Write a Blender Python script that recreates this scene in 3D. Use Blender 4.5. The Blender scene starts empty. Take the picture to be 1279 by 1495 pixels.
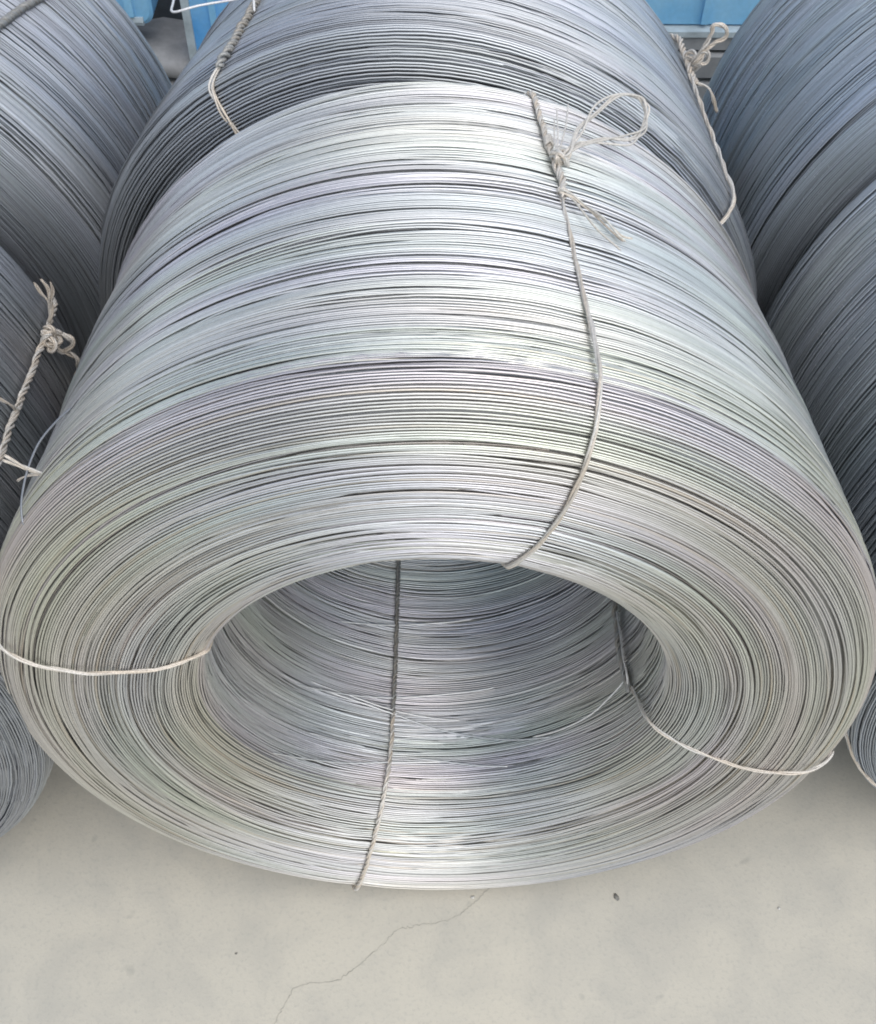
import bpy, math, random
import numpy as np

# ------------------------------------------------------------------ camera
scene = bpy.context.scene
PITCH, YAW, ROLL = 0.8869, 0.0214, 0.0164
CAM = np.array([-0.014, -0.5878, 1.6491])
cam_data = bpy.data.cameras.new("camera")
cam_data.sensor_fit = 'VERTICAL'
cam_data.sensor_height = 24.0
cam_data.lens = 24.0 * 1584.34 / 1495.0
cam_data.clip_start = 0.05
cam_data.clip_end = 200.0
cam = bpy.data.objects.new("camera", cam_data)
scene.collection.objects.link(cam)
f_ = np.array([math.sin(YAW) * math.cos(PITCH), math.cos(YAW) * math.cos(PITCH), -math.sin(PITCH)])
r_ = np.cross(f_, [0, 0, 1]); r_ /= np.linalg.norm(r_)
u_ = np.cross(r_, f_)
c_, s_ = math.cos(ROLL), math.sin(ROLL)
r2_, u2_ = c_ * r_ + s_ * u_, -s_ * r_ + c_ * u_
from mathutils import Matrix, Vector
cam.matrix_world = Matrix(((r2_[0], u2_[0], -f_[0], CAM[0]), (r2_[1], u2_[1], -f_[1], CAM[1]),
                           (r2_[2], u2_[2], -f_[2], CAM[2]), (0, 0, 0, 1)))
scene.camera = cam

# ------------------------------------------------------------------ light: bright overcast sky, very soft sun from the right
SUN_EL, SUN_AZ = math.radians(58), math.radians(155)      # azimuth measured from +Y towards +X
world = bpy.data.worlds.new("World"); scene.world = world
world.use_nodes = True
wt = world.node_tree; wt.nodes.clear()
wo = wt.nodes.new('ShaderNodeOutputWorld'); bg = wt.nodes.new('ShaderNodeBackground')
sky = wt.nodes.new('ShaderNodeTexSky'); sky.sky_type = 'NISHITA'; sky.sun_disc = False
sky.sun_elevation = SUN_EL; sky.sun_rotation = SUN_AZ
sky.air_density = 1.0; sky.dust_density = 1.6; sky.ozone_density = 1.0
hs = wt.nodes.new('ShaderNodeHueSaturation'); hs.inputs['Saturation'].default_value = 0.52
wt.links.new(sky.outputs[0], hs.inputs['Color']); wt.links.new(hs.outputs[0], bg.inputs[0])
bg.inputs[1].default_value = 0.15
wt.links.new(bg.outputs[0], wo.inputs[0])
sun_d = bpy.data.lights.new("sun", 'SUN'); sun_d.energy = 1.1; sun_d.angle = math.radians(80)
sun_d.color = (1.0, 0.965, 0.90)
sun = bpy.data.objects.new("sun", sun_d); scene.collection.objects.link(sun)
sd = Vector((math.sin(SUN_AZ) * math.cos(SUN_EL), math.cos(SUN_AZ) * math.cos(SUN_EL), math.sin(SUN_EL)))
sun.rotation_euler = sd.to_track_quat('Z', 'Y').to_euler()
sun.location = (2, 1, 4)
scene.view_settings.view_transform = 'Standard'
scene.view_settings.look = 'None'
scene.view_settings.exposure = 0.57
scene.view_settings.gamma = 1.0
scene.view_settings.use_curve_mapping = False
scene.cycles.filter_width = 1.9

# ------------------------------------------------------------------ coil geometry
#COILMATH
R0 = 0.5
PR = dict(r=0.2670, L=0.5892, co=0.0656, ci=0.032, ex=0.6109, sz=1.0474, icz=0.0076,
          shz=0.0237, shx=-0.0144, tap=-0.0793, itap=0.0103, e1=0.744, e2=1.1)

class Coil:
    """a coil lying on its side: profile (axial, radial) by arc length, turned about a horizontal axis"""
    def __init__(self, x0, y0, S, yaw, Ls, flare=.05):
        self.flare = flare; self.dents = ()
        self.x0, self.y0, self.S, self.yaw, self.Ls = x0, y0, S, yaw, Ls
        p = PR; n = 160
        r, L, co, ci = p['r'], p['L'], p['co'], p['ci']
        m = r + (R0 - r) * p['ex']
        Rb, rb = R0 * (1 + p['tap']), r * (1 + p['itap'])
        a = np.linspace(0, np.pi / 2, n)
        qb = np.stack([L - .06 + .06 * np.cos(a), Rb - .06 + .06 * np.sin(a)], 1)
        yo = np.linspace(L - .06, co, n)
        out = np.stack([yo, Rb + (R0 - Rb) * (L - .06 - yo) / (L - .06 - co)], 1)
        q1 = np.stack([co - co * np.sin(a) ** p['e1'], m + (R0 - m) * np.clip(np.cos(a), 0, 1) ** p['e1']], 1)
        q2 = np.stack([ci - ci * np.clip(np.cos(a), 0, 1) ** p['e2'], m - (m - r) * np.sin(a) ** p['e2']], 1)
        yi = np.linspace(ci, L, n)
        inn = np.stack([yi, r + (rb - r) * (yi - ci) / (L - ci)], 1)
        P = np.concatenate([qb[:-1], out[:-1], q1[:-1], q2[:-1], inn])
        P[:, 0] *= Ls
        d = np.linalg.norm(np.diff(P, axis=0), axis=1)
        s = np.concatenate([[0], np.cumsum(d)])
        self.len = s[-1]
        self.sg = np.linspace(0, self.len, 1200)
        Q = np.stack([np.interp(self.sg, s, P[:, 0]), np.interp(self.sg, s, P[:, 1])], 1)
        k = np.exp(-np.linspace(-2, 2, 33) ** 2); k /= k.sum()          # soften the joints of the profile
        pad = np.concatenate([np.repeat(Q[:1], 16, 0), Q, np.repeat(Q[-1:], 16, 0)])
        Qs = np.stack([np.convolve(pad[:, i], k, 'valid') for i in (0, 1)], 1)
        Qs[:20] = Q[:20]; Qs[-20:] = Q[-20:]
        self.Q = Qs
        T = np.gradient(Qs, axis=0); T /= np.linalg.norm(T, axis=1, keepdims=True)
        self.N = np.stack([T[:, 1], -T[:, 0]], 1)
        self.s_front0 = s[2 * (n - 1)]; self.s_front1 = s[4 * (n - 1)]   # front face between these two
    def prof(self, s):
        g = self.sg
        return (np.interp(s, g, self.Q[:, 0]), np.interp(s, g, self.Q[:, 1]),
                np.interp(s, g, self.N[:, 0]), np.interp(s, g, self.N[:, 1]))
    def place(self, y, rho, phi):
        p = PR
        t = np.clip((R0 - rho) / (R0 - p['r']), 0, 1)
        x = rho * np.sin(phi); z = p['sz'] * (R0 + rho * np.cos(phi)) + t * p['icz']
        y = y + p['shz'] * (z - R0) * self.Ls + p['shx'] * x * self.Ls
        yl = y / self.Ls                                   # the mouth of the hole flares open towards its lower side
        y = y + self.flare * ((1 - np.cos(phi)) / 2) ** 1.3 * np.clip((t - .25) / .75, 0, 1) ** 1.5 * np.exp(-(np.clip(yl, 0, None) / .16) ** 2)
        x, y, z = x * self.S, y * self.S, z * self.S
        c, s = math.cos(self.yaw), math.sin(self.yaw)
        return np.stack([x * c - y * s + self.x0, x * s + y * c + self.y0, z], -1)
    def pt(self, s, phi, h=0.0):
        y, rho, ny, nr = self.prof(s)
        return self.place(y + ny * h, rho + nr * h, phi)
    def nrm(self, s, phi):
        v = self.pt(s, phi, 1e-3) - self.pt(s, phi, 0)
        return v / np.linalg.norm(v, axis=-1, keepdims=True)

MAIN = Coil(0, 0, 1, 0, 1, .045)
MAIN.dents = (.265, -1.26, 1.79, -2.90)
REAR = Coil(-0.016, 0.600, 0.984, -0.070, 0.92)
LFRONT = Coil(-0.972, 0.012, 1.020, -0.006, 1.0)
LREAR = Coil(-0.918, 0.700, 0.975, -0.080, 0.98)
RFRONT = Coil(1.013, 0.107, 0.966, 0.145, 1.12)
RREAR = Coil(0.965, 0.730, 0.985, 0.050, 0.98)
#ENDMATH

# ------------------------------------------------------------------ helpers
rng = np.random.default_rng(11)
COL = scene.collection

def mesh_obj(name, V, Fq, mat, parent=None, smooth=True, col=None, tris=None):
    """V (n,3) world points, Fq (m,4) quads; coordinates are stored relative to the parent's base"""
    V = np.asarray(V, float)
    if parent is not None:
        base = np.array(parent.get('_base', (0, 0, 0)))
        V = V - base
    me = bpy.data.meshes.new(name)
    Fq = np.asarray(Fq, np.int32).reshape(-1, 4) if Fq is not None and len(Fq) else np.zeros((0, 4), np.int32)
    T = np.asarray(tris, np.int32).reshape(-1, 3) if tris is not None and len(tris) else np.zeros((0, 3), np.int32)
    nq, nt = len(Fq), len(T)
    me.vertices.add(len(V)); me.vertices.foreach_set('co', V.astype(np.float32).ravel())
    me.loops.add(nq * 4 + nt * 3)
    me.loops.foreach_set('vertex_index', np.concatenate([Fq.ravel(), T.ravel()]).astype(np.int32))
    me.polygons.add(nq + nt)
    st = np.concatenate([np.arange(nq) * 4, nq * 4 + np.arange(nt) * 3]).astype(np.int32)
    me.polygons.foreach_set('loop_start', st)
    me.polygons.foreach_set('use_smooth', np.full(nq + nt, smooth, dtype=bool))
    me.update(calc_edges=True)
    if col is not None:
        at = me.attributes.new('tint', 'FLOAT_COLOR', 'POINT')
        at.data.foreach_set('color', np.concatenate([col, np.ones((len(col), 1))], 1).astype(np.float32).ravel())
    me.materials.append(mat)
    o = bpy.data.objects.new(name, me); COL.objects.link(o)
    if parent is not None:
        o.parent = parent; o['_base'] = [float(a) for a in parent.get('_base', (0, 0, 0))]
    return o

def thing(name, label, cat, loc, group=None):
    e = bpy.data.objects.new(name, None); COL.objects.link(e)
    e.location = loc; e.empty_display_size = 0.1
    e['label'] = label; e['category'] = cat; e['_base'] = [float(a) for a in loc]
    if group: e['group'] = group
    return e

def catmull(P, n=10):
    P = np.asarray(P, float)
    Q = np.concatenate([[2 * P[0] - P[1]], P, [2 * P[-1] - P[-2]]])
    out = []
    t = np.linspace(0, 1, n, endpoint=False)[:, None]
    for i in range(1, len(Q) - 2):
        a, b, c, d = Q[i - 1], Q[i], Q[i + 1], Q[i + 2]
        out.append(.5 * (2 * b + (c - a) * t + (2 * a - 5 * b + 4 * c - d) * t ** 2 + (3 * b - a - 3 * c + d) * t ** 3))
    return np.concatenate(out + [P[-1:]])

def resample(P, step):
    d = np.linalg.norm(np.diff(P, axis=0), axis=1); s = np.concatenate([[0], np.cumsum(d)])
    n = max(4, int(s[-1] / step))
    g = np.linspace(0, s[-1], n)
    return np.stack([np.interp(g, s, P[:, i]) for i in range(3)], 1), g

def frames(P):
    T = np.gradient(P, axis=0); T /= np.linalg.norm(T, axis=1, keepdims=True) + 1e-12
    n = np.cross(T[0], [0.3, 0.5, 0.8]); n /= np.linalg.norm(n)
    N = [n]
    for i in range(1, len(P)):
        n = N[-1] - T[i] * np.dot(N[-1], T[i]); n /= np.linalg.norm(n); N.append(n)
    N = np.array(N)
    return T, N, np.cross(T, N)

class Bag:
    def __init__(self): self.V = []; self.F = []; self.C = []; self.n = 0
    def tube(self, P, r, sides=6, col=(1, 1, 1), taper=True):
        P = np.asarray(P); T, N, B = frames(P); m = len(P)
        a = np.arange(sides) * 2 * np.pi / sides
        rr = np.broadcast_to(np.asarray(r, float), (m,)).copy()
        if taper: rr[0] *= .35; rr[-1] *= .35
        V = P[:, None] + rr[:, None, None] * (np.cos(a)[None, :, None] * N[:, None] + np.sin(a)[None, :, None] * B[:, None])
        i = np.arange(m - 1)[:, None] * sides; j = np.arange(sides)[None]; k = (j + 1) % sides
        F = np.stack([i + j, i + k, i + sides + k, i + sides + j], -1).reshape(-1, 4)
        self.V.append(V.reshape(-1, 3)); self.F.append(F + self.n); self.n += m * sides
        c = np.asarray(col, float)
        if c.ndim == 1: c = np.broadcast_to(c, (m, 3))
        self.C.append(np.repeat(c, sides, 0))
    def rope(self, P, n=3, off=.0019, r=.0015, pitch=.045, step=.003, jit=.15, sides=6, warm=.5):
        """n strands laid helically round a centre line"""
        P, g = resample(np.asarray(P), step)
        T, N, B = frames(P)
        for k in range(n):
            ph = 2 * np.pi * k / n + 2 * np.pi * g / pitch + .5 * np.sin(g * 60 + k * 2.1)
            o = off * (1 + jit * np.sin(g * 95 + k * 1.7) + jit * np.sin(g * 37 + 3 * k))
            Q = P + o[:, None] * (np.cos(ph)[:, None] * N + np.sin(ph)[:, None] * B)
            w = np.clip(warm + .5 * np.sin(g * 23 + 5 * k) * .8 + rng.normal() * .1, 0, 1)[:, None]
            c = (np.array([.82, .81, .78]) * (1 - w) + np.array([.80, .71, .60]) * w) * (.92 + .12 * rng.random())
            self.tube(Q, r * (1 + .12 * rng.normal()), sides, c)
    def obj(self, name, mat, parent):
        return mesh_obj(name, np.concatenate(self.V), np.concatenate(self.F), mat, parent, True, np.concatenate(self.C))

# ------------------------------------------------------------------ materials
def new_mat(name):
    m = bpy.data.materials.new(name); m.use_nodes = True
    nt = m.node_tree; nt.nodes.clear()
    o = nt.nodes.new('ShaderNodeOutputMaterial'); b = nt.nodes.new('ShaderNodeBsdfPrincipled')
    nt.links.new(b.outputs[0], o.inputs[0])
    return m, nt, b

def nd(nt, kind, **kw):
    n = nt.nodes.new(kind)
    for k, v in kw.items():
        if k.startswith('i_'): n.inputs[k[2:].replace('_', ' ')].default_value = v
        else: setattr(n, k, v)
    return n

def wire_material(name, base, metallic=.87, rough=.32, flecks=0.0):
    m, nt, b = new_mat(name)
    at = nd(nt, 'ShaderNodeAttribute', attribute_name='tint')
    tc = nd(nt, 'ShaderNodeTexCoord')
    n1 = nd(nt, 'ShaderNodeTexNoise', i_Scale=190.0, i_Detail=3.0, i_Roughness=.6)
    nt.links.new(tc.outputs['Object'], n1.inputs['Vector'])
    r1 = nd(nt, 'ShaderNodeMapRange'); r1.inputs[1].default_value = .3; r1.inputs[2].default_value = .75
    r1.inputs[3].default_value = .93; r1.inputs[4].default_value = 1.04
    nt.links.new(n1.outputs['Fac'], r1.inputs[0])
    mx = nd(nt, 'ShaderNodeMix', data_type='RGBA', blend_type='MULTIPLY'); mx.inputs[0].default_value = 1
    mx.inputs[7].default_value = (*base, 1)
    nt.links.new(at.outputs['Color'], mx.inputs[6])
    vm = nd(nt, 'ShaderNodeVectorMath', operation='SCALE')
    nt.links.new(mx.outputs[2], vm.inputs[0]); nt.links.new(r1.outputs[0], vm.inputs['Scale'])
    out = vm.outputs[0]
    if flecks > 0:                                   # pale dried spots of zinc dust
        v = nd(nt, 'ShaderNodeTexNoise', i_Scale=330.0, i_Detail=1.0)
        nt.links.new(tc.outputs['Object'], v.inputs['Vector'])
        v2 = nd(nt, 'ShaderNodeTexNoise', i_Scale=7.0, i_Detail=2.0)
        nt.links.new(tc.outputs['Object'], v2.inputs['Vector'])
        ad = nd(nt, 'ShaderNodeMath', operation='MULTIPLY_ADD'); ad.inputs[1].default_value = .28
        nt.links.new(v2.outputs['Fac'], ad.inputs[0]); nt.links.new(v.outputs['Fac'], ad.inputs[2])
        th = nd(nt, 'ShaderNodeMapRange'); th.inputs[1].default_value = .855; th.inputs[2].default_value = .89
        th.inputs[4].default_value = flecks
        nt.links.new(ad.outputs[0], th.inputs[0])
        fm = nd(nt, 'ShaderNodeMix', data_type='RGBA'); fm.inputs[7].default_value = (.75, .78, .80, 1)
        nt.links.new(th.outputs[0], fm.inputs[0]); nt.links.new(out, fm.inputs[6])
        out = fm.outputs[2]
    nt.links.new(out, b.inputs['Base Color'])
    b.inputs['Metallic'].default_value = metallic
    r2 = nd(nt, 'ShaderNodeMapRange'); r2.inputs[3].default_value = rough - .03; r2.inputs[4].default_value = rough + .07
    nt.links.new(n1.outputs['Fac'], r2.inputs[0]); nt.links.new(r2.outputs[0], b.inputs['Roughness'])
    return m

M_MAIN = wire_material('galvanised_wire', (.655, .66, .65))
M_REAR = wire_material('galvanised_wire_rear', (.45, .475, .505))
M_LEFT = wire_material('galvanised_wire_dull', (.41, .43, .455), .75, .36)
M_RIGHT = wire_material('galvanised_wire_spotted', (.43, .475, .515), .75, .36, .9)

def tie_material(name, base, metallic=0.0, rough=.7):
    m, nt, b = new_mat(name)
    at = nd(nt, 'ShaderNodeAttribute', attribute_name='tint')
    tc = nd(nt, 'ShaderNodeTexCoord')
    n1 = nd(nt, 'ShaderNodeTexNoise', i_Scale=420.0, i_Detail=3.0)
    nt.links.new(tc.outputs['Object'], n1.inputs['Vector'])
    r1 = nd(nt, 'ShaderNodeMapRange'); r1.inputs[1].default_value = .3; r1.inputs[2].default_value = .7
    r1.inputs[3].default_value = .72; r1.inputs[4].default_value = 1.05
    nt.links.new(n1.outputs['Fac'], r1.inputs[0])
    mx = nd(nt, 'ShaderNodeMix', data_type='RGBA', blend_type='MULTIPLY'); mx.inputs[0].default_value = 1
    mx.inputs[7].default_value = (*base, 1); nt.links.new(at.outputs['Color'], mx.inputs[6])
    vm = nd(nt, 'ShaderNodeVectorMath', operation='SCALE')
    nt.links.new(mx.outputs[2], vm.inputs[0]); nt.links.new(r1.outputs[0], vm.inputs['Scale'])
    nt.links.new(vm.outputs[0], b.inputs['Base Color'])
    b.inputs['Roughness'].default_value = rough; b.inputs['Metallic'].default_value = metallic
    return m
M_TIE = tie_material('pale_tie_wire', (.80, .785, .76), .2, .5)
M_TIE_DARK = tie_material('dull_tie_wire', (.42, .43, .43), .35, .5)

def plain(name, base, rough=.6, var=.15, scale=9.0, metallic=0.0, second=None, fine=90.0):
    m, nt, b = new_mat(name)
    tc = nd(nt, 'ShaderNodeTexCoord')
    n1 = nd(nt, 'ShaderNodeTexNoise', i_Scale=scale, i_Detail=8.0, i_Roughness=.62)
    n2 = nd(nt, 'ShaderNodeTexNoise', i_Scale=fine, i_Detail=3.0)
    for n in (n1, n2): nt.links.new(tc.outputs['Object'], n.inputs['Vector'])
    r = nd(nt, 'ShaderNodeMapRange'); r.inputs[1].default_value = .35; r.inputs[2].default_value = .65
    nt.links.new(n1.outputs['Fac'], r.inputs[0])
    mx = nd(nt, 'ShaderNodeMix', data_type='RGBA')
    mx.inputs[6].default_value = (*base, 1)
    sec = second or tuple(c * (1 - var) for c in base)
    mx.inputs[7].default_value = (*sec, 1)
    nt.links.new(r.outputs[0], mx.inputs[0])
    r2 = nd(nt, 'ShaderNodeMapRange'); r2.inputs[3].default_value = .86; r2.inputs[4].default_value = 1.12
    nt.links.new(n2.outputs['Fac'], r2.inputs[0])
    vm = nd(nt, 'ShaderNodeVectorMath', operation='SCALE')
    nt.links.new(mx.outputs[2], vm.inputs[0]); nt.links.new(r2.outputs[0], vm.inputs['Scale'])
    nt.links.new(vm.outputs[0], b.inputs['Base Color'])
    b.inputs['Roughness'].default_value = rough; b.inputs['Metallic'].default_value = metallic
    return m

# ------------------------------------------------------------------ ground
def ground_material():
    m, nt, b = new_mat('concrete')
    tc = nd(nt, 'ShaderNodeTexCoord')
    def noise(sc, det=6.0, rough=.6, dist=0.0):
        n = nd(nt, 'ShaderNodeTexNoise', i_Scale=sc, i_Detail=det, i_Roughness=rough, i_Distortion=dist)
        nt.links.new(tc.outputs['Object'], n.inputs['Vector']); return n
    def rng_(src, a, b_, c, d):
        r = nd(nt, 'ShaderNodeMapRange')
        for i, v in enumerate((a, b_, c, d)): r.inputs[i + 1].default_value = v
        nt.links.new(src, r.inputs[0]); return r.outputs[0]
    def mix(fac, a, b_, blend='MIX'):
        x = nd(nt, 'ShaderNodeMix', data_type='RGBA', blend_type=blend)
        if isinstance(fac, float): x.inputs[0].default_value = fac
        else: nt.links.new(fac, x.inputs[0])
        for i, v in ((6, a), (7, b_)):
            if isinstance(v, tuple): x.inputs[i].default_value = (*v, 1)
            else: nt.links.new(v, x.inputs[i])
        return x.outputs[2]
    big = noise(2.2, 6, .55, .6); mid = noise(9, 7, .62, .4); fine = noise(160, 4, .65); grit = noise(520, 2, .5)
    c = mix(rng_(big.outputs['Fac'], .35, .66, 0, 1), (.49, .468, .400), (.525, .495, .415))
    c = mix(rng_(mid.outputs['Fac'], .42, .72, 0, .62), c, (.385, .375, .335))
    c = mix(rng_(fine.outputs['Fac'], .52, .80, 0, .5), c, (.30, .30, .275))
    c = mix(rng_(grit.outputs['Fac'], .66, .76, 0, .5), c, (.55, .54, .49))
    spots = noise(26, 2, .4)
    c = mix(rng_(spots.outputs['Fac'], .72, .80, 0, .45), c, (.20, .205, .19))
    nt.links.new(c, b.inputs['Base Color'])
    b.inputs['Roughness'].default_value = .78
    bp = nd(nt, 'ShaderNodeBump'); bp.inputs['Strength'].default_value = .25; bp.inputs['Distance'].default_value = .002
    nt.links.new(fine.outputs['Fac'], bp.inputs['Height']); nt.links.new(bp.outputs[0], b.inputs['Normal'])
    return m

g = 40.0
ground = mesh_obj('ground', [(-g, -g, 0), (g, -g, 0), (g, g, 0), (-g, g, 0)], [(0, 1, 2, 3)], ground_material(), None, False)
ground['kind'] = 'structure'

def crack(pts, w0):
    """hairline crack: a narrow jagged strip of dirt-filled joint in the concrete"""
    P = catmull(np.array([(x, y, 0) for x, y in pts]), 14)
    P, gg = resample(P, .0035)
    P[:, :2] += rng.normal(0, .0011, (len(P), 2))
    T = np.gradient(P, axis=0); T /= np.linalg.norm(T, axis=1, keepdims=True)
    S = np.stack([-T[:, 1], T[:, 0], T[:, 2]], 1)
    w = w0 * (.35 + rng.random(len(P)) * .9) * (.5 + .5 * np.abs(np.sin(gg * 31)))
    V = np.concatenate([P + S * w[:, None] / 2, P - S * w[:, None] / 2]); V[:, 2] = .0006
    n = len(P); i = np.arange(n - 1)
    F = np.stack([i, i + n, i + n + 1, i + 1], 1)
    o = mesh_obj('crack', V, F, M_CRACK, ground, False)
    return o
M_CRACK = plain('crack_dirt', (.37, .36, .315), .95, .3, 60)
crack([(0.0932, 0.0263), (0.0799, 0.0084), (0.0605, -0.0103), (0.0238, -0.0336), (-0.0326, -0.0435), (-0.053, -0.0484), (-0.0779, -0.0721), (-0.1122, -0.1011), (-0.1412, -0.12), (-0.1903, -0.1254), (-0.2086, -0.144), (-0.2187, -0.1642), (-0.2294, -0.1867), (-.245, -.22)], .0011)

def pebble(x, y, sx, sy, sz, mat, label, cat, rot=0.3, seed=0):
    rr = np.random.default_rng(seed)
    V, F, T = [], [], []
    nl, ns = 6, 10
    for i in range(nl + 1):
        th = np.pi * i / nl
        for j in range(ns):
            ph = 2 * np.pi * j / ns
            k = 1 + .18 * rr.normal()
            px, py = sx * np.sin(th) * np.cos(ph) * k, sy * np.sin(th) * np.sin(ph) * k
            V.append((x + px * math.cos(rot) - py * math.sin(rot), y + px * math.sin(rot) + py * math.cos(rot), max(.0003, sz * .6 + sz * np.cos(th) * (1 + .1 * rr.normal()))))
    for i in range(nl):
        for j in range(ns):
            F.append((i * ns + j, i * ns + (j + 1) % ns, (i + 1) * ns + (j + 1) % ns, (i + 1) * ns + j))
    o = mesh_obj('pebble', V, F, mat, None, True); o['label'] = label; o['category'] = cat; o['group'] = 'grit on the concrete'
    return o
M_PEB = plain('dark_stone', (.25, .245, .22), .9, .4, 200)
M_PEBW = plain('pale_stone', (.60, .59, .55), .9, .3, 200)
pebble(.280, -.001, .0036, .0062, .0018, M_PEB, 'dark oval pebble on the concrete below the front coil, right of centre', 'pebble', .4, 1)
pebble(-.289, -.081, .0018, .0016, .0008, M_PEB, 'tiny dark speck of grit on the concrete, left of the crack', 'pebble', .2, 2)
pebble(.525, -.019, .0022, .002, .001, M_PEBW, 'tiny pale pebble on the concrete at the lower right', 'pebble', .2, 3)
pebble(.061, .0, .003, .0025, .0012, M_PEBW, 'tiny pale grit beside the top end of the crack', 'pebble', .2, 4)

# ------------------------------------------------------------------ wire coils
def per_noise(n_i, phi, corr, harm, amp_k, r):
    """noise over (wire index, angle): periodic in angle, correlated over about corr neighbouring wires"""
    out = np.zeros((n_i, len(phi)))
    k = np.arange(-3 * max(corr, 1), 3 * max(corr, 1) + 1)
    ker = np.exp(-.5 * (k / max(corr, .3)) ** 2) if corr > 0 else np.array([1.0])
    ker /= np.sqrt((ker ** 2).sum())
    for h in range(0, harm + 1):
        for tr in (np.cos, np.sin):
            a = r.normal(size=n_i + len(ker) - 1)
            a = np.convolve(a, ker, 'valid')
            out += amp_k(h) * a[:, None] * tr(h * phi)[None, :]
    return out

def windings(coil, d, s0, s1, nseg, sides, layer, r, warm=0.0, loose=1.0, vary=.06, spread=1.1):
    """turns of wire lying side by side between arc lengths s0..s1; layer 0 is the surface"""
    pitch = d * (spread if layer == 0 else 1.12)
    n = int((s1 - s0) / pitch)
    phi = np.arange(nseg) * 2 * np.pi / nseg
    base = s0 + (np.arange(n) + .5 + .5 * layer) * (s1 - s0) / n
    am = lambda h: 1.0 / (1 + h) if h else .5
    smooth = per_noise(n, phi, 12, 3, am, r) * 1.2 * pitch
    mid = per_noise(n, phi, 3, 5, am, r) * .42 * pitch
    own = per_noise(n, phi, 0, 6, lambda h: .55 / (1 + .6 * h), r) * .12 * pitch
    short = per_noise(n, phi, 1, 15, lambda h: .0 if h < 4 else .16, r) * .16 * pitch
    off = (smooth + mid + own + short) * loose
    # a few turns wander across their neighbours and lie on top of them
    strays = r.choice(n, max(1, int(n * .045)), replace=False)
    off[strays] += (per_noise(len(strays), phi, 0, 2, lambda h: 1.2 / (1 + h), r)) * pitch * 2.0
    s = base[:, None] + off
    fall = np.clip(np.minimum(s - s0, s1 - s) / .02, 0, 1)
    s = np.clip(s, s0 * .5, min(s1 + .004, coil.len - .002))
    sink = per_noise(n, phi, 0, 4, lambda h: .6 / (1 + .5 * h), r) + per_noise(n, phi, 0, 14, lambda h: 0 if h < 4 else .17, r)
    sink = np.clip((sink - .6) / 1.0, 0, 1)
    bump = per_noise(n, phi, 5, 4, lambda h: .6 / (1 + .5 * h), r)
    dn = -d * (.40 * r.random(n)[:, None] + .95 * sink) + d * .42 * np.clip(bump, -1.5, 1.5) - layer * 1.15 * d - d * .5
    dn += per_noise(n, phi, 22, 4, lambda h: .6 / (1 + .5 * h), r) * .7 * d
    dn[strays] += .55 * d
    for pd in coil.dents:                                       # turns pulled in under the ties
        dn -= .0011 * np.exp(-((np.angle(np.exp(1j * (phi - pd)))) / .05) ** 2)[None]
    y, rho, ny, nr = coil.prof(s)
    C = coil.place(y + ny * dn, rho + nr * dn, phi[None, :])
    e = 1e-3
    Nn = coil.place(y + ny * (dn + e), rho + nr * (dn + e), phi[None, :]) - C
    Nn /= np.linalg.norm(Nn, axis=-1, keepdims=True)
    T = np.roll(C, -1, 1) - np.roll(C, 1, 1); T /= np.linalg.norm(T, axis=-1, keepdims=True)
    B = np.cross(T, Nn); B /= np.linalg.norm(B, axis=-1, keepdims=True)
    a = (np.arange(sides) + .5) * 2 * np.pi / sides
    rad = d * .5 * (1 + .03 * r.normal(size=n))[:, None, None, None]
    V = C[:, :, None] + rad * (np.cos(a)[:, None] * Nn[:, :, None] + np.sin(a)[:, None] * B[:, :, None])
    V[..., 2] = np.maximum(V[..., 2], .0012)
    i = (np.arange(n) * nseg * sides)[:, None, None]
    j = (np.arange(nseg) * sides)[None, :, None]; jn = (np.roll(np.arange(nseg), -1) * sides)[None, :, None]
    k = np.arange(sides)[None, None]; kn = (k + 1) % sides
    F = np.stack(np.broadcast_arrays(i + j + k, i + j + kn, i + jn + kn, i + jn + k), -1).reshape(-1, 4)
    # colour of the zinc: each turn a little different, with faint oxide tints in drifts along the wire
    t1 = per_noise(n, phi, 9, 5, lambda h: .5 / (1 + .3 * h), r)
    t2 = per_noise(n, phi, 4, 6, lambda h: .5 / (1 + .3 * h), r)
    t3 = per_noise(n, phi, 0, 9, lambda h: .5 / (1 + .2 * h), r)
    t4 = per_noise(n, phi, 0, 12, lambda h: .45 / (1 + .2 * h), r)
    val = 1 + vary * r.normal(size=n)[:, None] + .03 * t1
    c = np.ones((n, nseg, 3)) * val[..., None]
    c *= 1 + np.clip(t2, -1.6, 1.6)[..., None] * (.35 + .65 * (warm > 0)) * np.array([.016, -.013, .022])       # lavender <-> green
    c *= 1 + np.clip(t1, -1.6, 1.6)[..., None] * np.array([.016, .002, -.022])       # warm <-> cool
    rust = np.clip((t3 - 1.1) / 1.4, 0, 1) * (.15 + warm * .45 * fr(s, coil))
    c = c * (1 - rust[..., None]) + rust[..., None] * np.array([.90, .78, .62])
    ground_bounce = fr(s, coil) * warm * np.clip(.55 + .35 * t1, 0, 1)                  # warm bounce off the ground, painted into the colour of the front turns
    c = c * (1 - ground_bounce[..., None] * np.array([.0, .045, .13]))
    dark = np.clip((t4 - 1.4) / .8, 0, 1) * .40
    c = c * (1 - dark[..., None])
    c = np.clip(c, .1, 1.3)
    cv = np.repeat(c[:, :, None], sides, 2)
    return V.reshape(-1, 3), F, cv.reshape(-1, 3)

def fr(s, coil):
    return np.clip((s - coil.s_front0 + .05) / .08, 0, 1) * np.clip((coil.s_front1 + .05 - s) / .08, 0, 1)

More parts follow.
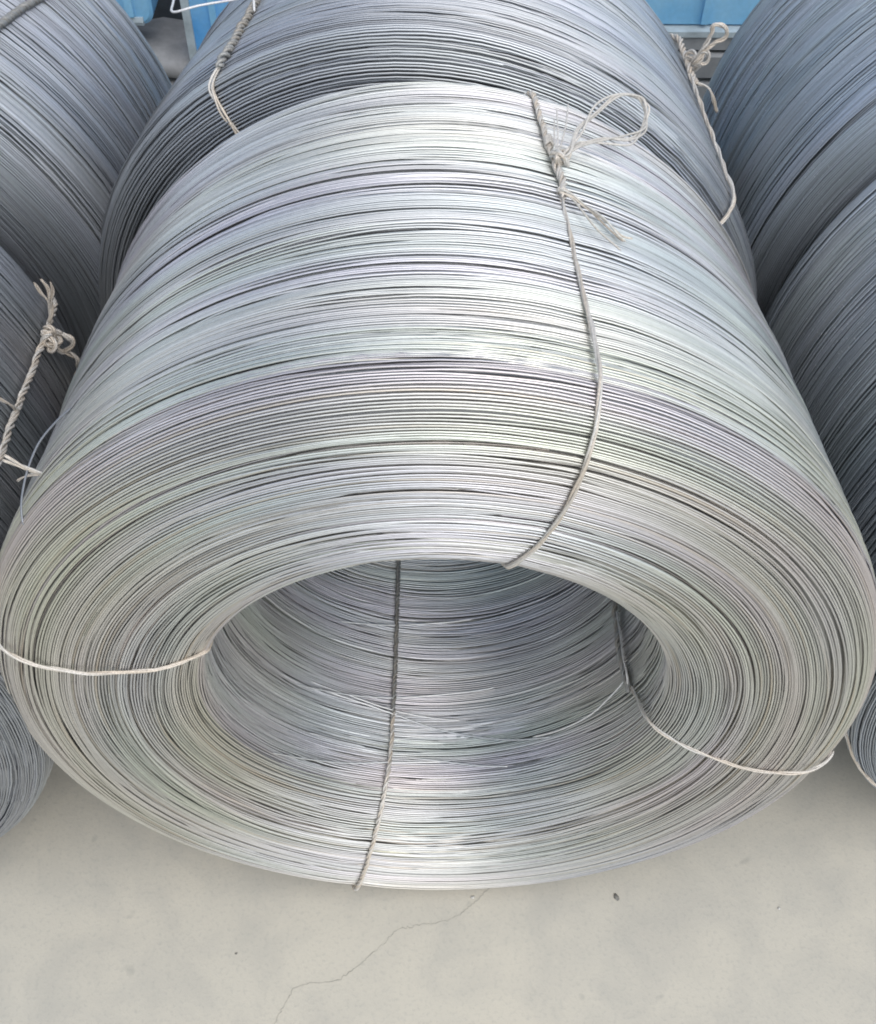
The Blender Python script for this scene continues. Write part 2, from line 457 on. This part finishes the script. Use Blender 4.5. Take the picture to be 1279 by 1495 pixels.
def core(coil, depth, nseg, name, mat, parent):
    """solid shell standing in for the packed turns, added to block light through gaps"""
    sg = np.concatenate([np.linspace(.004, coil.len - .004, 90)])
    phi = np.arange(nseg) * 2 * np.pi / nseg
    y, rho, ny, nr = coil.prof(sg)
    dn = -depth
    V = coil.place((y + ny * dn)[:, None], (rho + nr * dn)[:, None], phi[None])
    V[..., 2] = np.maximum(V[..., 2], .004)
    m = len(sg)
    i = np.arange(m)[:, None] * nseg; i2 = np.roll(np.arange(m), -1)[:, None] * nseg
    j = np.arange(nseg)[None]; jn = (j + 1) % nseg
    F = np.stack(np.broadcast_arrays(i + j, i + jn, i2 + jn, i2 + j), -1).reshape(-1, 4)
    col = np.full((m * nseg, 3), .55)  # darker tint paints the shade of the gaps into the shell
    o = mesh_obj(name, V.reshape(-1, 3), F, mat, parent, True, col)
    return o

def build_coil(coil, label, mat, d, seed, full, warm=0.0, vary=.09, showin=False, front_scale=1.0, group='coils of grey wire lying in rows'):
    r = np.random.default_rng(seed)
    base = coil.place(np.array(PR['L'] * coil.Ls / 2), np.array(R0), np.array(np.pi)); base[2] = 0
    t = thing('wire_coil', label, 'wire coil', tuple(float(a) for a in base), group)
    s_end = coil.len - .01
    zones = [('outer_windings', .012, coil.s_front0 + .02), ('front_windings', coil.s_front0 + .02, coil.s_front1 - .012),
             ('inner_windings', coil.s_front1 - .012, s_end)]
    for (name, a, b), sp in zip(zones, (1.30, 1.15, 1.40)):
        if not full and name == 'inner_windings': b = a + .10
        if not full and not showin and name == 'inner_windings': continue
        dz = d * (front_scale if name == 'front_windings' else 1)
        seg, sd = (160, 6) if full else (90, 5)
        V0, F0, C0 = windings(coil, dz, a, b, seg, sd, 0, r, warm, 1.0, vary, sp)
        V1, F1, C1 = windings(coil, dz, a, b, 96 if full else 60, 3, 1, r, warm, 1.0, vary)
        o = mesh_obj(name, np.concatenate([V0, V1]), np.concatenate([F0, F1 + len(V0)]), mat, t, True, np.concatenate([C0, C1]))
        o['kind'] = 'stuff'
    core(coil, d * 3.0, 96, 'light_block_shell', mat, t)['kind'] = 'stuff'  # added solid shell, keeps light from passing between the turns
    return t
#COILS
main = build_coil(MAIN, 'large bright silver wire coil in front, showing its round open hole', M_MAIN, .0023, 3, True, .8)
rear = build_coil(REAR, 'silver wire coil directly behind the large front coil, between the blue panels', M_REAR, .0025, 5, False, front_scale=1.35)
lfront = build_coil(LFRONT, 'dull grey wire coil at the left edge, beside the large front coil', M_LEFT, .0025, 7, False, 0.0, .13, True)
lrear = build_coil(LREAR, 'dull grey wire coil filling the upper left corner', M_LEFT, .0025, 8, False, 0.0, .13)
rfront = build_coil(RFRONT, 'dark grey spotted wire coil at the right edge, beside the large front coil', M_RIGHT, .0025, 9, False, 0.0, .10, True)
rrear = build_coil(RREAR, 'blue-grey spotted wire coil filling the upper right corner', M_RIGHT, .0025, 10, False, 0.0, .10)

def on(coil, pts, n=8):
    """control points (arc length, angle, height over the wires) to a smooth line in the place"""
    Q = catmull(np.array(pts, float), n)
    return coil.pt(Q[:, 0], Q[:, 1], Q[:, 2])

def arc_tie(coil, sa, sb, phi, h=.0020, n=40, wob=.0):
    s = np.linspace(sa, sb, n)
    ph = phi if np.ndim(phi) == 0 else np.interp(s, phi[0], phi[1])
    return coil.pt(s, ph + wob * np.sin(s * 40), h + .0004 * np.sin(s * 90))

# ---- front coil, tie over the top right
b = Bag(); b.rope(arc_tie(MAIN, .285, .855, ([.28, .55, .60, .70, .76, .80, .855], [.261, .2665, .264, .281, .279, .258, .235])), 3, .0012, .00125, .15)
b.rope(arc_tie(MAIN, .855, 1.25, .235, .003), 3, .0017, .0015, .06)
tie = b.obj('binding_wire', M_TIE, main)
b = Bag(); b.rope(arc_tie(MAIN, .012, .232, ([.012, .2, .232], [.236, .2555, .262]), .0036), 4, .0020, .0014, .026, .0015)
b.rope(arc_tie(MAIN, .235, .305, ([.235, .27, .305], [.2575, .268, .262]), .006), 4, .0026, .0016, .04)
# wraps below the loop
for k, (sc, ph, n_) in enumerate(((.192, .2555, 5), (.298, .2615, 2))):
    a = np.linspace(0, 2 * np.pi * n_, 26 * n_)
    ss = sc - .012 + .0033 * a / (2 * np.pi) + .0008 * np.sin(3 * a)
    Q = MAIN.pt(ss, ph + .0042 / .5 * np.cos(a), .0040 + .0042 * np.sin(a))
    b.tube(Q, .0015, 6, (.80, .77, .72))
b.obj('twist', M_TIE, tie)

def knot(coil, s, ph, h, size, turns, seed, strands=3, r=.0014, warm=.4):
    rr = np.random.default_rng(seed)
    c = coil.pt(s, ph, h); n = coil.nrm(s, ph); t = coil.pt(s + .01, ph, h) - c; t /= np.linalg.norm(t); u = np.cross(n, t)
    bag = Bag()
    a = np.linspace(0, 2 * np.pi * turns, int(60 * turns))
    p1, p2, p3 = rr.random(3) * 6
    q = c + size * ((1.15 * np.sin(a + p1) * (.75 + .25 * np.cos(1.5 * a)))[:, None] * t
                    + (.8 * np.cos(a * 1.5 + p2))[:, None] * u + (.5 * np.sin(a * 2.5 + p3))[:, None] * n)
    bag.rope(q, strands, r * 1.05, r, .05, .0025, .1, 6, warm)
    return bag
kb = knot(MAIN, .232, .268, .012, .0105, 2.0, 4)
kb.obj('knot', M_TIE, tie)
b = Bag()
for k in range(4):                                          # the big loop is four loose strands side by side
    j = lambda a: rng.normal(0, a)
    pts = [(.236, .262, .012), (.232 + j(.003), .280, .022), (.200 + j(.003), .300 + j(.004), .030), (.158, .345 + j(.004), .038 + j(.003)),
           (.112 + j(.004), .405, .046), (.088 + j(.003), .458 + j(.004), .048 + j(.003)), (.094, .490 + j(.006), .044 + j(.003)),
           (.122 + j(.004), .492 + j(.006), .034 + j(.003)), (.160 + j(.005), .440 + j(.004), .027), (.188 + j(.005), .375, .023 + j(.003)),
           (.212 + j(.003), .310, .020), (.232, .275, .014)]
    b.tube(on(MAIN, pts, 10), .00125, 6, np.array([.82, .79, .74]) * (1 + .05 * rng.normal()))
b.obj('loop', M_TIE, tie)
b = Bag()
ends = [[(.296, .2500, .010), (.303, .272, .012), (.313, .300, .009), (.330, .338, .006), (.349, .368, .006), (.357, .375, .008)],
        [(.300, .2500, .008), (.305, .275, .010), (.315, .302, .008), (.331, .342, .009), (.347, .374, .008), (.349, .397, .010)],
        [(.298, .2500, .009), (.307, .275, .009), (.326, .290, .010), (.356, .316, .010), (.383, .357, .011)],
        [(.298, .2510, .011), (.305, .276, .012), (.314, .301, .010), (.333, .335, .012), (.352, .362, .010), (.352, .385, .006)]]
for k, e in enumerate(ends):
    b = Bag(); b.tube(on(MAIN, e, 8), .0011, 6, (.84, .74 + .03 * k, .62 + .05 * k)); b.obj('loose_end', M_TIE, tie)
for e in ([(.226, .262, .012), (.195, .262, .022), (.160, .262, .030)], [(.222, .266, .012), (.190, .278, .026), (.155, .285, .036)],
          [(.226, .260, .012), (.200, .256, .018), (.172, .258, .024)]):
    b = Bag(); b.tube(on(MAIN, e, 6), .0009, 6, (.8, .78, .75)); b.obj('loose_end', M_TIE, tie)

# ---- front coil, tie round the left limb
b = Bag(); b.rope(arc_tie(MAIN, .40, .93, ([.40, .62, .71, .78, .808, .83, .86, .93], [-1.262, -1.263, -1.274, -1.257, -1.218, -1.19, -1.20, -1.22])), 3, .0012, .0013, .13)
b.rope(arc_tie(MAIN, .93, 1.3, -1.22), 3, .0012, .0013, .13)
left_tie = b.obj('binding_wire', M_TIE, main)

# ---- front coil, tie round the right limb, with loose strands hanging inside the hole
b = Bag(); b.rope(arc_tie(MAIN, .595, .905, ([.595, .655, .70, .80, .84, .88, .905], [1.738, 1.757, 1.778, 1.798, 1.805, 1.87, 1.91]), .0024), 3, .0012, .0013, .13)
tie = b.obj('binding_wire', M_TIE, main)
b = Bag(); b.rope(on(MAIN, [(.895, 1.908, .004), (.93, 1.925, .006), (.965, 1.929, .009), (1.04, 1.934, .006), (1.16, 1.93, .004), (1.3, 1.93, .003)]), 4, .0026, .0018, .03)
b.obj('twist', M_TIE_DARK, tie)
b = Bag(); b.tube(on(MAIN, [(.905, 1.91, .006), (.918, 1.868, .012), (.945, 1.868, .014), (.975, 1.88, .012), (1.04, 1.925, .006)]), .0013, 6, (.85, .85, .84))
b.obj('loose_end', M_TIE, tie)
b = Bag(); b.tube(on(MAIN, [(.918, 1.935, .006), (.907, 2.08, .008), (.899, 2.22, .007), (.897, 2.44, .004), (.9, 2.6, .002)]), .0013, 6, (.80, .82, .82))
b.obj('loose_end', M_TIE, tie)

# ---- front coil, tie along the bottom of the hole
b = Bag(); b.rope(arc_tie(MAIN, .60, .97, ([.60, .70, .83, .88, .97], [-2.893, -2.893, -2.895, -2.914, -2.925]), .0034), 3, .0018, .0015, .03)
tie = b.obj('binding_wire', M_TIE, main)
b = Bag(); b.rope(arc_tie(MAIN, .95, 1.37, ([.95, 1.05, 1.37], [-2.922, -2.932, -2.945]), .0034), 3, .0018, .0016, .02)
b.obj('twist', M_TIE_DARK, tie)

# ---- front coil, stray turns of its own wire crossing the floor of the hole
def stray(pts, r=.00125, c=(1, 1, 1)):
    q = Bag(); q.tube(on(MAIN, pts, 14), r, 6, c); return q.obj('stray_wire', M_MAIN, main)
stray([(.985, -2.50, -.001), (.977, -2.74, .003), (.961, -2.95, .005), (.937, 3.115 - 2 * np.pi, .004), (.905, 2.753 - 2 * np.pi, .003), (.893, 2.50 - 2 * np.pi, .0)])
stray([(.974, -2.35, -.001), (.982, -2.56, .003), (.996, -2.91, .004), (1.008, 3.11 - 2 * np.pi, .003), (1.016, 2.8 - 2 * np.pi, -.001)])
stray([(.838, -2.25, -.001), (.846, -2.47, .003), (.856, -2.70, .003), (.868, -2.92, .003), (.876, 3.1 - 2 * np.pi, -.001)])
stray([(.992, -2.45, -.001), (.985, -2.70, .003), (.968, -3.0, .003), (.958, 3.0 - 2 * np.pi, -.001)])
stray([(.882, -3.0, -.001), (.874, 3.1 - 2 * np.pi, .003), (.862, 2.9 - 2 * np.pi, .003), (.858, 2.75 - 2 * np.pi, -.001)])
stray([(1.12, -2.6, -.001), (1.128, -2.8, .003), (1.141, -3.1, .003), (1.149, 2.9 - 2 * np.pi, -.001)])

# ---- coil behind: braided tie on its upper left, knotted tie on its right
b = Bag(); b.rope(arc_tie(REAR, .30, .535, ([.30, .36, .51, .54], [-.515, -.519, -.519, -.54]), .005), 2, .0034, .0030, .020, .0015)
tie = b.obj('binding_wire', M_TIE_DARK, rear)
b = Bag(); b.rope(arc_tie(REAR, .525, .70, ([.525, .555, .61, .70], [-.535, -.567, -.560, -.548]), .0034), 3, .0022, .0015, .11)
b.obj('front_strand', M_TIE, tie)
b = Bag(); b.tube(on(REAR, [(.385, -.505, .004), (.372, -.500, .014), (.352, -.505, .018), (.338, -.525, .016), (.34, -.57, .02), (.37, -.64, .045), (.375, -.70, .060), (.33, -.73, .065), (.27, -.75, .07)], 10), .0017, 6, (.95, .97, 1.0))
b.obj('loose_end', M_TIE, tie)
b = Bag(); b.rope(arc_tie(REAR, .20, .72, ([.20, .38, .54, .57, .72], [.935, .945, .957, .956, .95]), .0045), 3, .0015, .0016, .13)
tie = b.obj('binding_wire', M_TIE, rear)
def about(K, pts, n=8):
    """control points in centimetres (right, up, away) from a point of the place"""
    return catmull(np.array([K + np.array([p[0], p[2] if len(p) > 2 else 0.0, p[1]]) * .01 for p in pts]), n)
K = REAR.pt(.18, .945, .008)
b = Bag(); b.rope(arc_tie(REAR, .04, .235, ([.04, .235], [.944, .945]), .007), 4, .0029, .0020, .045, .002)
b.obj('twist', M_TIE, tie)
b = Bag(); b.rope(about(K, [(.3, .6), (.9, 2.4), (1.6, 4.2), (2.1, 5.6), (2.0, 6.6), (2.8, 6.9), (3.9, 6.4), (4.4, 5.4), (3.9, 4.6), (2.8, 4.0), (1.9, 3.2), (1.2, 2.2), (.6, .8)]), 3, .0019, .0015, .05)
b.obj('loop', M_TIE, tie)
b = knot(REAR, .155, .955, .016, .013, 2.5, 21, 3, .0017, .3)
b.rope(about(K, [(.7, .5), (1.3, 1.6), (1.2, 2.6), (2.0, 2.7), (2.3, 2.0), (2.2, 1.1), (1.5, .7), (.9, 1.2)]), 3, .002, .0016, .05)
b.obj('knot', M_TIE, tie)
for k in range(2):
    b = Bag(); b.rope(about(K, [(.3, -2.3), (1.2, -2.35), (2.3, -2.6), (3.4, -3.2 - .1 * k), (4.2 + .15 * k, -4.6), (4.8 + .25 * k, -6.0), (5.3 + .2 * k, -7.0 - .2 * k)]), 2, .0012, .0013, .06)
    b.obj('loose_end', M_TIE, tie)


# ---- left front coil: thick twisted tie with a knot, loop and frayed ends
b = Bag(); b.rope(arc_tie(LFRONT, .06, .70, ([.06, .13, .23, .34, .40, .70], [1.275, 1.27, 1.245, 1.22, 1.21, 1.20]), .008), 4, .0028, .0018, .045, .0022)
tie = b.obj('binding_wire', M_TIE, lfront)
K = LFRONT.pt(.14, 1.265, .010)
b = knot(LFRONT, .155, 1.263, .018, .014, 2.5, 31, 3, .0019, .4)
b.rope(about(K, [(.3, .7), (1.4, -.1), (2.6, -1.0), (2.8, -1.7), (2.3, -2.6), (1.2, -3.4), (.4, -2.9), (.0, -2.0)]), 3, .0022, .0018, .05)
b.obj('knot', M_TIE, tie)
b = Bag(); b.rope(about(K, [(1.2, -3.2), (2.2, -4.0), (2.7, -5.2), (2.3, -6.8), (1.5, -8.6), (.9, -10.2), (1.0, -11.2)]), 3, .0022, .0018, .05, warm=.9)
b.rope(about(K, [(-.9, -6.0), (-.7, -7.4), (0., -9.2), (1.0, -10.8), (1.9, -11.4), (2.7, -11.6), (3.2, -11.3)]), 3, .0022, .0018, .05)
b.obj('loop', M_TIE, tie)
for e in ([(.6, 1.5), (1.1, 3.2), (1.5, 5.2), (.9, 6.6), (.5, 8.2)], [(.7, 1.5), (1.2, 3.2), (1.7, 5.4), (2.0, 7.2), (1.5, 8.8)], [(.8, 1.5), (1.4, 3.2), (2.0, 5.4), (2.5, 6.8), (2.6, 8.3)]):
    b = Bag(); b.rope(about(K, e), 2, .0012, .0013, .05); b.obj('loose_end', M_TIE, tie)
b = Bag(); b.rope(on(LFRONT, [(.305, 1.228, .010), (.312, 1.20, .014), (.318, 1.17, .013), (.322, 1.13, .012)]), 2, .0012, .0013, .05); b.obj('loose_end', M_TIE, tie)
# frayed ends of the front coil's left tie, sticking out past its flank, and one turn sprung loose
K = MAIN.pt(.5258, -.8988, .002)
b = Bag(); b.tube(on(MAIN, [(.44, -.872, -.002), (.4645, -.877, .006), (.495, -.888, .012), (.526, -.899, .011), (.5535, -.9076, .006), (.585, -.915, -.002)]), .0012, 6, (.85, .85, .85))
b.obj('stray_wire', M_LEFT, main)
for e in ([(.8, -.3), (0, .2), (-1.3, 1.2), (-2.4, 2.6)], [(.8, -.4), (-.2, .2), (-1.6, 1.0), (-2.8, 1.9)], [(.8, -.3), (-.4, -.2), (-1.4, -.6), (-2.3, -1.3)]):
    b = Bag(); b.rope(about(K, e), 2, .0008, .0009, .05); b.obj('loose_end', M_TIE, left_tie)


# ---- left rear coil: braid at the picture's corner
b = Bag(); b.rope(arc_tie(LREAR, .10, .66, ([.10, .254, .325, .66], [.79, .728, .698, .60]), .006), 3, .0025, .0034, .022, .002)
b.obj('binding_wire', M_TIE_DARK, lrear)

# ---- right front coil: tie round its lower left limb
b = Bag(); b.rope(arc_tie(RFRONT, .60, .86, ([.60, .646, .659, .676, .86], [-1.80, -1.894, -2.05, -2.147, -2.3]), .004), 3, .0012, .0013, .13)
b.obj('binding_wire', M_TIE, rfront)

# ------------------------------------------------------------------ behind the coils: blue sheet metal and grey steel
M_BLUE = plain('blue_paint', (.16, .42, .68), .42, .2, 5, second=(.27, .53, .74))
M_BLUE2 = plain('blue_paint_bright', (.10, .36, .74), .40, .2, 4, second=(.24, .50, .74))
M_LIP = plain('worn_edge', (.42, .50, .54), .6, .3, 25)
M_RAIL = plain('grey_steel', (.30, .315, .33), .5, .25, 12, metallic=.2)
M_DARK = plain('dark_steel', (.10, .115, .13), .7, .3, 12)  # dark grey base for the supports and the backing board
M_TYRE = plain('dusty_rubber', (.30, .305, .31), .85, .35, 14, second=(.21, .215, .22))

def loft(name, sec, x0, x1, mat, parent, nx=2):
    """a profile in (y, z) carried along x, closed all round, with end caps"""
    sec = np.array(sec, float); m = len(sec)
    V = [(x, y, z) for x in np.linspace(x0, x1, nx) for y, z in sec]
    F = [(i * m + j, i * m + (j + 1) % m, (i + 1) * m + (j + 1) % m, (i + 1) * m + j) for i in range(nx - 1) for j in range(m)]
    T = []
    for base in (0, (nx - 1) * m):
        for j in range(1, m - 1): T.append((base, base + j, base + j + 1) if base else (base, base + j + 1, base + j))
    return mesh_obj(name, V, F, mat, parent, False, tris=T)

def sheet(name, outline, y, t, mat, parent, bow=0.0):
    """a pressed sheet: an outline in (x, z) with thickness and softened front edge"""
    O = np.array(outline, float); c = O.mean(0); m = len(O)
    rings = [(y + t, 1.0), (y + .006, 1.0), (y, .985), (y, .5)]
    V = []
    for yy, k in rings:
        for x, z in c + (O - c) * k: V.append((x, yy, z))
    F = [(i * m + j, i * m + (j + 1) % m, (i + 1) * m + (j + 1) % m, (i + 1) * m + j) for i in range(len(rings) - 1) for j in range(m)]
    V.append((c[0], y, c[1])); ci = len(V) - 1; b0 = (len(rings) - 1) * m
    T = [(b0 + j, b0 + (j + 1) % m, ci) for j in range(m)]
    return mesh_obj(name, V, F, mat, parent, False, tris=T)

def rounded(x0, x1, z0, z1, r, n=6):
    P = []
    for cx, cz, a0 in ((x1 - r, z0 + r, -90), (x1 - r, z1 - r, 0), (x0 + r, z1 - r, 90), (x0 + r, z0 + r, 180)):
        for k in range(n + 1):
            a = math.radians(a0 + 90 * k / n); P.append((cx + r * math.cos(a), cz + r * math.sin(a)))
    return P

Y = 1.90
t = thing('blue_panel', 'blue metal panel with a rounded lower corner, behind the upper left coil', 'panel', (-1.1, Y, 0), 'blue panels behind the coils')
sheet('panel', rounded(-1.65, -.640, .396, 1.05, .03), Y, .10, M_BLUE, t)
loft('ridge', [(Y - .012, .42), (Y - .012, 1.04), (Y + .002, 1.04), (Y + .002, .42)], -.700, -.682, M_BLUE, t)
loft('worn_edge', [(Y - .006, .398), (Y - .009, .406), (Y - .006, .416), (Y + .01, .416), (Y + .01, .398)], -1.6, -.664, M_LIP, t)
for x in (-1.60, -.80): loft('support', [(Y + .03, .0), (Y + .03, .41), (Y + .08, .41), (Y + .08, .0)], x, x + .05, M_DARK, t)
t = thing('blue_panel', 'tall bright blue board reaching low, just left behind the rear coil', 'panel', (0, Y, 0), 'blue panels behind the coils')
sheet('panel', rounded(-.568, .30, .0, 1.05, .012), Y - .02, .06, M_BLUE2, t)
loft('worn_edge', [(Y - .030, .02), (Y - .030, 1.04), (Y - .018, 1.04), (Y - .018, .02)], -.566, -.548, M_LIP, t)
loft('stripe', [(Y - .026, .02), (Y - .026, 1.04), (Y - .018, 1.04), (Y - .018, .02)], -.505, -.490, M_BLUE, t)
t = thing('blue_panel', 'light blue panel above a grey steel rail, between the right-hand coils', 'panel', (1.1, Y, 0), 'blue panels behind the coils')
sheet('panel', rounded(.42, 1.75, .402, 1.05, .008), Y, .08, M_BLUE, t)
loft('ridge', [(Y - .010, .41), (Y - .010, 1.04), (Y + .002, 1.04), (Y + .002, .41)], .634, .650, M_BLUE, t)
loft('worn_edge', [(Y - .022, .385), (Y - .022, .398), (Y + .01, .402), (Y + .01, .385)], .42, 1.75, M_LIP, t)
loft('rail', [(Y - .016, .352), (Y - .016, .383), (Y + .06, .383), (Y + .06, .352)], .42, 1.75, M_RAIL, t)
loft('rail', [(Y - .022, .285), (Y - .024, .338), (Y - .014, .343), (Y + .06, .343), (Y + .06, .285)], .42, 1.75, M_RAIL, t)
loft('rail', [(Y - .040, .18), (Y - .040, .272), (Y + .06, .272), (Y + .06, .18)], .42, 1.75, M_RAIL, t)
for x in (.46, 1.68): loft('support', [(Y - .01, .0), (Y - .01, .18), (Y + .05, .18), (Y + .05, .0)], x, x + .05, M_DARK, t)

def sack(name, label, cx, cy, z0, z1, sx, sy, seed):
    rr = np.random.default_rng(seed)
    nu, nv = 40, 18
    u = np.linspace(0, 2 * np.pi, nu, endpoint=False); v = np.linspace(-np.pi / 2, np.pi / 2, nv)
    pw = lambda a, e: np.sign(a) * np.abs(a) ** e
    X = pw(np.cos(v), .55)[:, None] * pw(np.cos(u), .5)[None]; Yy = pw(np.cos(v), .55)[:, None] * pw(np.sin(u), .5)[None]
    Z = np.repeat(pw(np.sin(v), .8)[:, None], nu, 1)
    w = sum(.05 * rr.normal() * np.sin(k * u + rr.random() * 6)[None] * np.cos(v)[:, None] for k in range(2, 9))
    V = np.stack([cx + sx * X * (1 + w), cy + sy * Yy * (1 + w), (z0 + z1) / 2 + (z1 - z0) / 2 * Z + .008 * np.sin(3 * X * 3 + seed) * np.cos(v)[:, None] * (z0 > .01)], -1)
    V[..., 2] = np.maximum(V[..., 2], .001)
    i = np.arange(nv - 1)[:, None] * nu; j = np.arange(nu)[None]; jn = (j + 1) % nu
    F = np.stack(np.broadcast_arrays(i + j, i + jn, i + nu + jn, i + nu + j), -1).reshape(-1, 4)
    o = mesh_obj(name, V.reshape(-1, 3), F, M_TYRE, None, True)
    o['label'] = label; o['category'] = 'sack'; o['group'] = 'grey sacks in the gap'
sack('grey_sack', 'flat grey sack lying on top, in the gap left of the rear coil', -.66, 1.97, .272, .335, .20, .11, 1)
sack('grey_sack', 'bulging grey sack standing on the ground under the other grey sack', -.64, 1.945, .0, .275, .20, .125, 2)
t = thing('grey_board', 'dark grey backing board in the gap between the two left blue boards', 'board', (-.6, 2.2, 0))
sheet('panel', rounded(-1.0, .2, 0, 1.1, .01), 2.2, .03, M_DARK, t)
